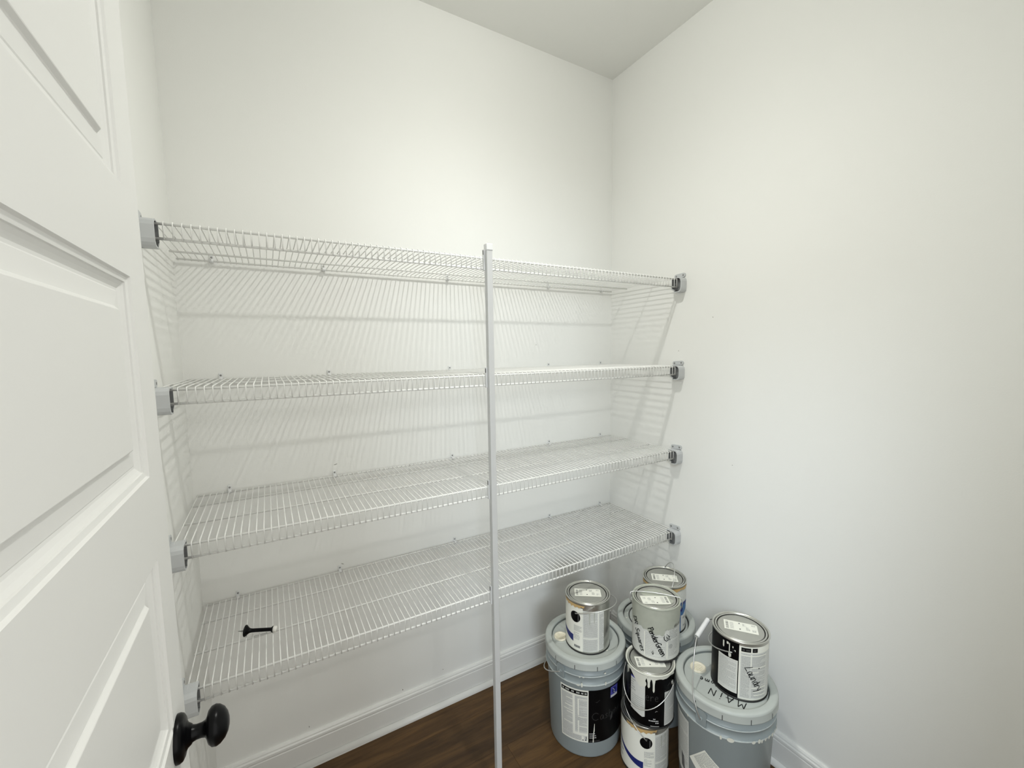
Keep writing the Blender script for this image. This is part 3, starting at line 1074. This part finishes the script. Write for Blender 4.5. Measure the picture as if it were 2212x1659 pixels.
for (x0, x1, z) in [(-27, -17, 0.222), (-29, -17, 0.193), (-31, -17, 0.176), (-26, -17, 0.166), (-31, -17, 0.126)]:
    patch(mb, A(x0), A(x1), z, z + 0.0032, f, PAPER, 0.0011, 4)
for z in (0.230, 0.160, 0.122):
    patch(mb, A(-10), A(3), z, z + 0.003, f, PAPER, 0.0011, 4)
patch(mb, A(-10), A(-8), 0.166, 0.230, f, PAPER, 0.0011)
patch(mb, A(-10), A(-8), 0.090, 0.146, f, PAPER, 0.0011)
patch(mb, A(-4.5), A(-1.2), LB + 0.007, LB + 0.024, f, PAPER, 0.0011)
patch(mb, A(-3.6), A(-1.6), LB + 0.008, LB + 0.0105, f, INK, 0.0013)
patch(mb, A(0.6), A(2.2), LB + 0.008, LB + 0.012, f, INK, 0.0013)
patch(mb, A(1.6), A(2.4), LB + 0.013, LB + 0.024, f, INK, 0.0013)
mb.build('small_print', b1)
mb = MB()
write(mb, 'Cashmere', 0.030, 0.0015, f, DIMTXT, 0.0008, A(9.5), 0.150, 0.0, gap=0.12)
patch(mb, A(38), A(52), 0.222, 0.264, f, VIOLET, 0.0008, 4)
disc(mb, A(45), 0.247, 0.010, 0.011, f, BLUE, 0.0011)
ribbon(mb, [(A(42), 0.256), (A(45), 0.248), (A(44), 0.240), (A(47), 0.236)], 0.002, f, PALETXT, 0.0014)
patch(mb, A(38.5), A(51.5), 0.223, 0.232, f, PALETXT, 0.0011, 3)
strip(mb, [(A(39), 0.150), (A(43), 0.165)], [(A(39), 0.132), (A(43), 0.140)], f, DIMTXT, 0.0008)
for k, z in enumerate((0.093, 0.085, 0.077)):
    fine_print(mb, A(6.5), A(15 + k), z, z + 0.006, f, 0.0008, m=PALETXT, pitch=0.01, hgt=0.0045, seed=30 + k)
patch(mb, A(6.5), A(22), 0.066, 0.0695, f, DIMTXT, 0.0008, 5)
ribbon(mb, [(A(15), 0.222), (A(17), 0.2205), (A(19.5), 0.2265), (A(21), 0.229)], 0.0012, f, DIMTXT, 0.0008)
mb.build('lettering', b1)
mb = MB()
strip(mb, [(A(13.4), 0.138), (A(12.4), 0.110), (A(11.8), 0.092), (A(11.2), 0.064)], [(A(13.9), 0.138), (A(14.0), 0.110), (A(12.6), 0.092), (A(13.0), 0.064)], f, DRIP, 0.0014)
mb.build('paint_drip', b1)
bucket_ears(b1, -165 * DEG)
bail(b1, bail_pts(0.154, 0.316, -165 * DEG, -122 * DEG, 1.22), 0.0019)
mb = MB()
fm = plane_map(0.018, -0.090, 0.3672, -22 * DEG)
patch(mb, -0.020, 0.0095, -0.010, 0.010, fm, PAPER, 0.0004)
patch(mb, 0.001, 0.007, -0.006, 0.004, fm, PRINT, 0.0007)
mb.build('sticker', lid)
for (d, z, ru, rv) in [(-7, 0.322, 0.003, 0.0022), (-2, 0.3225, 0.004, 0.002), (28, 0.333, 0.004, 0.003), (-9, 0.2905, 0.006, 0.003), (-4, 0.293, 0.0035, 0.009), (29, 0.294, 0.003, 0.007)]:
    splash(b1, d * DEG * 0.149, z, ru, rv, cyl_map(0.1502, a0))

# --- can on the left bucket
c1, body, lid = base_can((-0.4895, -0.4087, 0.3672), 'white labelled paint can standing on the bucket beside the pole', CG)
white_label(c1, -130 * DEG, -33 * DEG, 41)
sticker(lid, 0.0, 0.0, -35.5 * DEG, seed=3)
ears(c1, -161 * DEG, 0.148, m=TINDARK, er=0.0045)
bail(c1, bail_pts(0.0862, 0.149, -161 * DEG, 73 * DEG, 1.34))

# --- back bucket in the corner
b2, body, lid = bucket((-0.168, -0.450, 0), 'grey bucket in the far corner, black ring in its lid', BG, gasket=True, notch0=0.3)
bucket_ears(b2, 60 * DEG)
bail(b2, bail_pts(0.154, 0.316, 60 * DEG, -97 * DEG, 1.06), 0.0019)
for (u, v, r) in [(-0.098, 0.062, 0.004), (-0.086, 0.052, 0.003), (-0.07, 0.085, 0.0025)]:
    splash(lid, u, v, r, r * 0.7, plane_map(0, 0, 0.3672, 0))

# --- can on the back bucket
c2, body, lid = base_can((-0.158, -0.483, 0.3672), 'paint can with blue side stripe on the bucket in the far corner, handle upright', CG)
a0 = -140.1 * DEG
f = cyl_map(CANR, a0)
A = lambda d: d * DEG * CANR
mb = MB()
patch(mb, A(-60), A(75), 0.008, 0.170, f, PAPERG, 0.0003, 28)
mb.build('front_label', c2)
mb = MB()
strip(mb, [(A(25), 0.124), (A(40), 0.126), (A(58), 0.122), (A(80), 0.122)], [(A(25), 0.066), (A(40), 0.072), (A(58), 0.070), (A(80), 0.092)], f, BLUE2, 0.0006)
patch(mb, A(36), A(50), 0.006, 0.072, f, BLUE2, 0.0006, 3)
disc(mb, A(52), 0.094, 0.007, 0.008, f, BLUE, 0.0009, 16)
patch(mb, A(50), A(80), 0.112, 0.122, f, BLUE, 0.0009, 4)
fine_print(mb, A(58), A(72), 0.052, 0.062, f, 0.0006, m=PRINTD, seed=51)
fine_print(mb, A(60), A(72), 0.022, 0.030, f, 0.0006, m=PRINTD, seed=52)
mb.build('print', c2)
mb = MB()
top = [(A(-80 + 170 * q / 24), 0.183) for q in range(25)]
bot = [(u, 0.183 - 0.010 - 0.003 * math.sin(q * 1.3)) for q, (u, v) in enumerate(top)]
strip(mb, top, bot, f, OCHRE, 0.0012)
mb.build('paint_stain', c2)
sticker(lid, -0.004, -0.004, -41.5 * DEG, seed=5)
ears(c2, -130 * DEG, 0.148)
bail(c2, bail_pts(0.0862, 0.148, -130 * DEG, 20 * DEG, 1.15))

# --- middle stack: bottom, middle and tilted top can
c3, body, lid = base_can((-0.390, -0.603, 0.0004), 'white paint can with navy swoosh on the floor, bottom of the three can stack', CG)
white_label(c3, -137.9 * DEG, 4 * DEG, 61)
ears(c3, -133 * DEG, 0.148, m=TINDARK, er=0.0045)
bail(c3, bail_pts(0.0870, 0.148, -133 * DEG, -47 * DEG, 1.14))

c4, body, lid = base_can((-0.381, -0.615, 0.1928), 'black labelled paint can in the middle of the three can stack, white drips', CG, wall=BLACK, rim_m=DRIP)
a0 = -138.5 * DEG
f = cyl_map(CANR, a0)
mb = MB()
write(mb, 'Cashmere', 0.0275, 0.0013, f, DIMTXT, 0.0006, A(-77), 0.100, 0.0, gap=0.10)
for k, (z, x0, x1) in enumerate([(0.032, 9, 23), (0.025, -1, 23), (0.018, 14, 23)]):
    fine_print(mb, A(x0), A(x1), z, z + 0.006, f, 0.0006, m=PALETXT, pitch=0.01, hgt=0.0048, seed=70 + k)
patch(mb, A(3), A(23), 0.009, 0.0115, f, PRINT, 0.0006, 3)
ribbon(mb, [(A(13), 0.062), (A(15), 0.0635), (A(16), 0.066), (A(19), 0.064)], 0.0010, f, PRINT, 0.0006)
ribbon(mb, [(A(36), 0.136), (A(42), 0.130)], 0.002, f, DIMTXT, 0.0006)
ribbon(mb, [(A(44), 0.150), (A(52), 0.158)], 0.002, f, DIMTXT, 0.0006)
mb.build('lettering', c4)
mb = MB()
patch(mb, A(36), A(76), 0.010, 0.130, f, PAPERG, 0.0004, 9)
fine_print(mb, A(38), A(74), 0.016, 0.124, f, 0.0007, seed=74, pitch=0.0046)
mb.build('text_panel', c4)
mb = MB()
strip(mb, [(A(-48), 0.156), (A(-47), 0.162), (A(-30), 0.162), (A(-12), 0.154), (A(-10), 0.150)],
      [(A(-48), 0.046), (A(-47), 0.044), (A(-30), 0.040), (A(-16), 0.034), (A(-10), 0.038)], f, PAPERG, 0.0008)
fine_print(mb, A(-46), A(-34), 0.110, 0.152, f, 0.0011, m=PRINT, seed=75, pitch=0.012, hgt=0.006, fill=0.6)
fine_print(mb, A(-44), A(-13), 0.050, 0.100, f, 0.0011, m=PRINT, seed=76, pitch=0.010, hgt=0.003, fill=0.5)
patch(mb, A(-48), A(-26), 0.158, 0.163, f, VIOLET, 0.0010, 4)
st_ = mb.build('sticker', c4)
mb = MB()
strip(mb, [(A(-52), 0.186), (A(-48), 0.186), (A(-36), 0.186), (A(-22), 0.186), (A(-8), 0.186), (A(-3), 0.186)],
      [(A(-52), 0.184), (A(-47), 0.176), (A(-34), 0.158), (A(-22), 0.140), (A(-13), 0.150), (A(-8), 0.178)], f, DRIP, 0.0013)
disc(mb, A(-15), 0.158, 0.011, 0.013, f, DRIP, 0.0014, 18)
top = [(A(-60 + 130 * q / 30), 0.1865) for q in range(31)]
bot = [(u, 0.1865 - 0.006 - 0.0025 * math.sin(q * 0.9) - (0.003 if 14 < q < 22 else 0)) for q, (u, v) in enumerate(top)]
strip(mb, top, bot, f, DRIP, 0.0013)
mb.build('paint_coat', c4)
for (d, l, w_) in [(-2, 0.036, 0.0075), (9, 0.050, 0.006), (-62, 0.030, 0.004), (-57, 0.022, 0.004)]:
    mb = MB()
    drip(mb, f, A(d), w_ * 2.0, w_, 0.182, l, 0.0015)
    mb.build('paint_drip', c4)
sticker(lid, -0.010, -0.008, -31.8 * DEG, seed=6)
ears(c4, -74.6 * DEG, 0.150)
bail(c4, bail_pts(0.0868, 0.150, -74.6 * DEG, -130 * DEG, 1.45))

c5, body, lid = base_can((-0.318, -0.582, 0.3852), 'paint can topping the three can stack, black marker writing down its grey side', CG, rim_m=SMEAR)
a0 = -139.1 * DEG
f = cyl_map(CANR, a0)
mb = MB()
patch(mb, A(-95), A(95), 0.008, 0.115, f, PAPERG, 0.0003, 30)
patch(mb, A(26), A(95), 0.114, 0.120, f, PAPERG, 0.0003, 10)
mb.build('front_label', c5)
mb = MB()
fine_print(mb, A(-24), A(24), 0.014, 0.098, f, 0.0006, seed=81, pitch=0.0085, hgt=0.0016, fill=0.5)
fine_print(mb, A(34), A(62), 0.084, 0.118, f, 0.0006, m=PRINTD, seed=82, pitch=0.0075, hgt=0.0016)
fine_print(mb, A(32), A(62), 0.020, 0.074, f, 0.0006, seed=83, pitch=0.007, hgt=0.0026, fill=0.6)
disc(mb, A(38), 0.056, 0.008, 0.009, f, PRINT, 0.0006, 16)
patch(mb, A(27), A(29.5), 0.012, 0.072, f, PAPER, 0.0006)
patch(mb, A(-27), A(-25), 0.012, 0.100, f, PAPER, 0.0006)
mb.build('small_print', c5)
mb = MB()   # dried paint coating the upper side
top = [(A(-100 + 200 * q / 40), 0.1862) for q in range(41)]
bot = []
for q, (u, v) in enumerate(top):
    d = -100 + 5 * q
    e = 0.112 if d < -40 else (0.112 + (d + 40) / 40 * -0.012 if d < 0 else (0.098 if d < 22 else 0.118 if d < 50 else 0.130))
    bot.append((u, e + 0.003 * math.sin(q * 2.1)))
strip(mb, top, bot, f, SMEAR, 0.0009)
mb.build('paint_coat', c5)
mb = MB()
write(mb, 'DR Squares', 0.0205, 0.0026, f, INK, 0.0016, A(-65), 0.125, -68 * DEG, gap=0.06)
write(mb, 'PenderGreen', 0.0200, 0.0028, f, INK, 0.0016, A(-19), 0.116, -63 * DEG, gap=0.0)
mk = [[(0.0, 0.006), (0.001, -0.004), (0.008, -0.010), (0.016, -0.006), (0.018, 0.004)], [(0.008, 0.006), (0.012, 0.000), (0.010, -0.004)], [(0.013, 0.010), (0.021, 0.004)],
      [(0.001, 0.010), (0.002, 0.008)], [(0.010, 0.012), (0.011, 0.014)], [(0.020, -0.008), (0.022, -0.004)]]
for s in mk:
    ribbon(mb, [(A(20) + u, 0.088 + v) for u, v in s], 0.0026, f, INK, 0.0016)
for s in [[(0.0, 0.004), (0.003, -0.004), (0.007, 0.002), (0.002, 0.006)], [(0.002, 0.0), (0.006, -0.005)], [(0.004, 0.010), (0.005, 0.008)]]:
    ribbon(mb, [(A(-8) + u, 0.030 + v) for u, v in s], 0.0016, f, INK, 0.0016)
mb.build('handwriting', c5)
mb = MB()   # smears on the lid
fl = plane_map(0, 0, 0.1884, -35 * DEG)
for (u, v, ru, rv) in [(-0.010, 0.020, 0.040, 0.020), (0.022, 0.012, 0.034, 0.022), (0.0, 0.036, 0.034, 0.016), (0.004, -0.022, 0.050, 0.028)]:
    disc(mb, u, v, ru, rv, fl, SMEAR, 0.0002 + 0.00012 * (u > 0) + 0.00006 * (v > 0.03) + 0.0002 * (v < 0), 24)
mb.build('paint_smear', lid)
mb = MB()
for s in [[(-0.032, 0.030), (-0.012, 0.034), (0.004, 0.026), (0.028, 0.030)], [(-0.022, 0.044), (-0.002, 0.046)], [(0.018, 0.020), (0.040, 0.012), (0.050, 0.014)]]:
    ribbon(mb, s, 0.0030, fl, PRINT, 0.0007)
mb.build('bare_streak', lid)
sticker(lid, -0.018, -0.012, (180 - 32.6) * DEG, z=0.1890, seed=8)
ears(c5, 135.8 * DEG, 0.160)
e1 = Vector((math.cos(135.8 * DEG), math.sin(135.8 * DEG), 0))
e2 = Vector((-e1.y, e1.x, 0))
pts = []
for (s, q, z) in [(0.086, 0.0, 0.160), (0.090, 0.0, 0.168), (0.0905, -0.002, 0.184), (0.088, -0.006, 0.1935), (0.075, -0.011, 0.1945), (0.045, -0.016, 0.1945), (0.012, -0.017, 0.1945), (-0.025, -0.014, 0.1945),
                  (-0.055, -0.009, 0.1945), (-0.078, -0.005, 0.1945), (-0.0875, -0.003, 0.190), (-0.0895, -0.002, 0.176), (-0.0875, 0.0, 0.160)]:
    pts.append(e1 * s + e2 * q + Vector((0, 0, z)))
bail(c5, pts)

# --- right bucket with white grip
b3, body, lid = bucket((-0.236, -0.800, 0), 'grey bucket nearest the right wall, black marker writing on its lid', BG, cap=(-0.030, 0.078), notch0=0.02)
b3.scale = (1, 1, 1.02)
a0 = -147.7 * DEG
mb = MB()
fl = plane_map(0, 0, 0.3672, 0)
write(mb, 'MAiN', 0.030, 0.0026, fl, INK, 0.0006, -0.033, -0.094, 112 * DEG, gap=0.34)
write(mb, 'Home', 0.019, 0.0026, fl, INK, 0.0006, -0.031, -0.004, 117 * DEG, gap=0.28)
mb.build('handwriting', lid)
f = cyl_map(0.1330, a0, 0.036)
A = lambda d: d * DEG * 0.138
mb = MB()
strip(mb, [(A(-88), 0.262), (A(-60), 0.262), (A(-42), 0.262)], [(A(-88), 0.06), (A(-60), 0.06), (A(-42), 0.06)], f, PAPERG, 0.0004)
fine_print(mb, A(-84), A(-44), 0.10, 0.252, f, 0.0007, seed=91, pitch=0.0052)
strip(mb, [(A(-58), 0.128), (A(-52), 0.120)], [(A(-58), 0.078), (A(-50), 0.072)], f, PRINTD, 0.0009)
mb.build('side_label', b3)
mb = MB()
ct = (A(-17), 0.166)
rot = -38 * DEG
g = lambda u, v, off: f(ct[0] + u * math.cos(rot) - v * math.sin(rot), ct[1] + u * math.sin(rot) + v * math.cos(rot), off)
patch(mb, -0.034, 0.034, -0.050, 0.034, g, PAPER, 0.0006, 4, 4)
fine_print(mb, -0.030, 0.030, -0.028, 0.030, g, 0.0009, seed=92, pitch=0.0062, hgt=0.003, fill=0.6)
mb.build('sticker', b3)
for (d, z, ru, rv) in [(-2, 0.2905, 0.003, 0.007), (8, 0.291, 0.010, 0.007), (33, 0.2905, 0.006, 0.005), (40, 0.2915, 0.005, 0.007), (43.6, 0.2895, 0.003, 0.006), (49, 0.2905, 0.003, 0.005),
                       (55, 0.2915, 0.003, 0.006), (62, 0.2905, 0.005, 0.006), (68, 0.292, 0.003, 0.007), (75, 0.292, 0.004, 0.01), (-42, 0.2915, 0.003, 0.004)]:
    splash(b3, d * DEG * 0.1502, z, ru, rv, cyl_map(0.1502, a0))
for (d, z, r) in [(16, 0.140, 0.003), (6, 0.128, 0.0022), (0, 0.120, 0.002)]:
    splash(b3, A(d), z, r, r, f)
bucket_ears(b3, -172 * DEG)
# raised bail: wire up from the near ear, white grip, and back behind the can to the far ear
ba = -172 * DEG
b1v, b2v = Vector((math.cos(ba), math.sin(ba), 0)), Vector((math.sin(ba), -math.cos(ba), 0))
P = [b1v * a_ + b2v * b_ + Vector((0, 0, z_)) for a_, b_, z_ in
     [(0.154, 0.0, 0.316), (0.156, 0.012, 0.345), (0.145, 0.030, 0.380), (0.118, 0.045, 0.451), (0.0713, 0.060, 0.5154), (0.0068, 0.060, 0.5407), (-0.030, 0.056, 0.530),
      (-0.075, 0.050, 0.500), (-0.120, 0.032, 0.440), (-0.150, 0.012, 0.370), (-0.154, 0.0, 0.316)]]


def catmull(P, n=6):
    out = []
    for j in range(len(P) - 1):
        p0, p1, p2, p3 = P[max(j - 1, 0)], P[j], P[j + 1], P[min(j + 2, len(P) - 1)]
        for q in range(n):
            t = q / n
            out.append(0.5 * ((2 * p1) + (p2 - p0) * t + (2 * p0 - 5 * p1 + 4 * p2 - p3) * t * t + (3 * p1 - p0 - 3 * p2 + p3) * t ** 3))
    out.append(P[-1])
    return out


wire = catmull(P)
hb = bail(b3, wire, 0.0019)
g0, g1 = P[4], P[5]
dv = (g1 - g0).normalized()
mb = MB()
mb.tube([g0 - dv * 0.004, g0, g1, g1 + dv * 0.004], 0.0078, PLAST, 18, caps=False)
mb.tube([g0 - dv * 0.004, g1 + dv * 0.004], 0.0058, PAILLID, 18, caps=True)
gr = mb.build('grip', hb)
gr['label'] = 'white plastic tube grip'

# --- can on the right bucket
c6, body, lid = base_can((-0.209, -0.8305, 0.3748), 'black and white paint can against the right wall with marker writing', CG, wall=TIN)
a0 = -149.2 * DEG
f = cyl_map(CANR, a0)
A = lambda d: d * DEG * CANR
mb = MB()
patch(mb, A(-130), A(-1), 0.006, 0.184, f, BLACK, 0.0003, 30)
mb.build('front_label', c6)
mb = MB()
patch(mb, A(-1), A(75), 0.008, 0.180, f, PAPER, 0.0003, 16)
patch(mb, A(2), A(75), 0.012, 0.160, f, PAPERG, 0.0005, 16)
patch(mb, A(3), A(22), 0.163, 0.176, f, BLACK, 0.0005, 4)
patch(mb, A(25), A(36), 0.163, 0.176, f, BLACK, 0.0005, 3)
for (x0, x1) in [(5, 10), (12, 20), (27, 33)]:
    patch(mb, A(x0), A(x1), 0.166, 0.172, f, DIMTXT, 0.0007, 2)
for (x0, x1, z) in [(3, 60, 0.150), (22, 60, 0.112), (22, 40, 0.097), (25, 60, 0.046), (28, 60, 0.034), (30, 60, 0.022)]:
    patch(mb, A(x0), A(x1), z, z + 0.003, f, PAPER, 0.0010, 8)
patch(mb, A(22), A(24), 0.112, 0.156, f, PAPER, 0.0010)
fine_print(mb, A(4), A(21), 0.016, 0.156, f, 0.0008, seed=101, pitch=0.0048)
fine_print(mb, A(25), A(58), 0.016, 0.156, f, 0.0008, seed=102, pitch=0.0048)
mb.build('text_panel', c6)
mb = MB()
patch(mb, A(-45), A(-3), 0.020, 0.128, f, PAPERG, 0.0006, 9)
for (a, b) in [((A(-45), 0.1275), (A(-3), 0.1275)), ((A(-45), 0.0205), (A(-3), 0.0205)), ((A(-44.6), 0.020), (A(-44.6), 0.128)), ((A(-3.4), 0.020), (A(-3.4), 0.128))]:
    n = 8
    pts = [(a[0] + (b[0] - a[0]) * q / n, a[1] + (b[1] - a[1]) * q / n) for q in range(n + 1)]
    ribbon(mb, pts, 0.0015, f, PAPER, 0.0010)
fine_print(mb, A(-42), A(-6), 0.030, 0.120, f, 0.0009, seed=103, pitch=0.0065, hgt=0.0022, fill=0.6)
mb.build('sticker', c6)
mb = MB()
write(mb, 'Laundry', 0.024, 0.0022, f, INK, 0.0016, A(9), 0.112, -62 * DEG, gap=0.02)
disc(mb, A(40), 0.112, 0.002, 0.002, f, INK, 0.0016, 10)
mb.build('handwriting', c6)
mb = MB()
for (d, t_, l, w_) in [(-33, 0.176, 0.022, 0.0045), (-20, 0.176, 0.050, 0.0025), (-19, 0.144, 0.012, 0.008), (-13, 0.170, 0.006, 0.003), (-9, 0.160, 0.006, 0.004), (-24, 0.178, 0.008, 0.006)]:
    mb = MB()
    drip(mb, f, A(d), w_, w_, t_, l, 0.0013)
    mb.build('paint_drip', c6)
sticker(lid, 0.004, 0.002, -52.4 * DEG, seed=9)
ears(c6, -162.5 * DEG, 0.152, m=BLACK)
bail(c6, bail_pts(0.0862, 0.152, -162.5 * DEG, -108 * DEG, 1.14))

# ------------------------------------------------------------------ door stop lying on the lowest shelf
ds = empty('door_stop', (0, 0, 0), 'black rigid door stop with white rubber tip lying on the lowest wire shelf', 'door stop')
A0 = Vector((-1.5748, -0.2545, 0))
A1 = Vector((-1.4988, -0.2793, 0))
L = (A1 - A0).length
mb = MB()
mb.lathe([(0.0005, -0.001), (0.013, -0.001), (0.0150, 0.0), (0.0152, 0.002), (0.0125, 0.0048), (0.0085, 0.0085), (0.0060, 0.0125), (0.0050, 0.018), (0.0048, L - 0.016), (0.0062, L - 0.013), (0.0082, L - 0.0115), (0.0085, L - 0.009),
          (0.0060, L - 0.0088)], BLACKM, 28, 'X')
sb = mb.build('shaft', ds)
mb = MB()
mb.lathe([(0.0060, L - 0.010), (0.0078, L - 0.0095), (0.0080, L - 0.003), (0.0074, L), (0.0005, L + 0.0008)], RUBBER, 24, 'X')
mb.build('rubber_tip', ds)
mb = MB()
mb.tube([(-0.017, 0, 0), (-0.006, 0, 0), (0.001, 0, 0)], [0.0006, 0.0020, 0.0022], SCREW, 10)
mb.build('screw', ds)
ds.location = (A0.x, A0.y, 0.6865 + 0.0032 + 0.0150)
ang = math.atan2(A1.y - A0.y, A1.x - A0.x)
ds.rotation_euler = (0, math.asin(0.0068 / L), ang)

for o in SC.objects:   # print too small to pick apart letter by letter
    if o.parent and o.name.split('.')[0] in ('small_print', 'lettering', 'print'):
        o['kind'] = 'stuff'
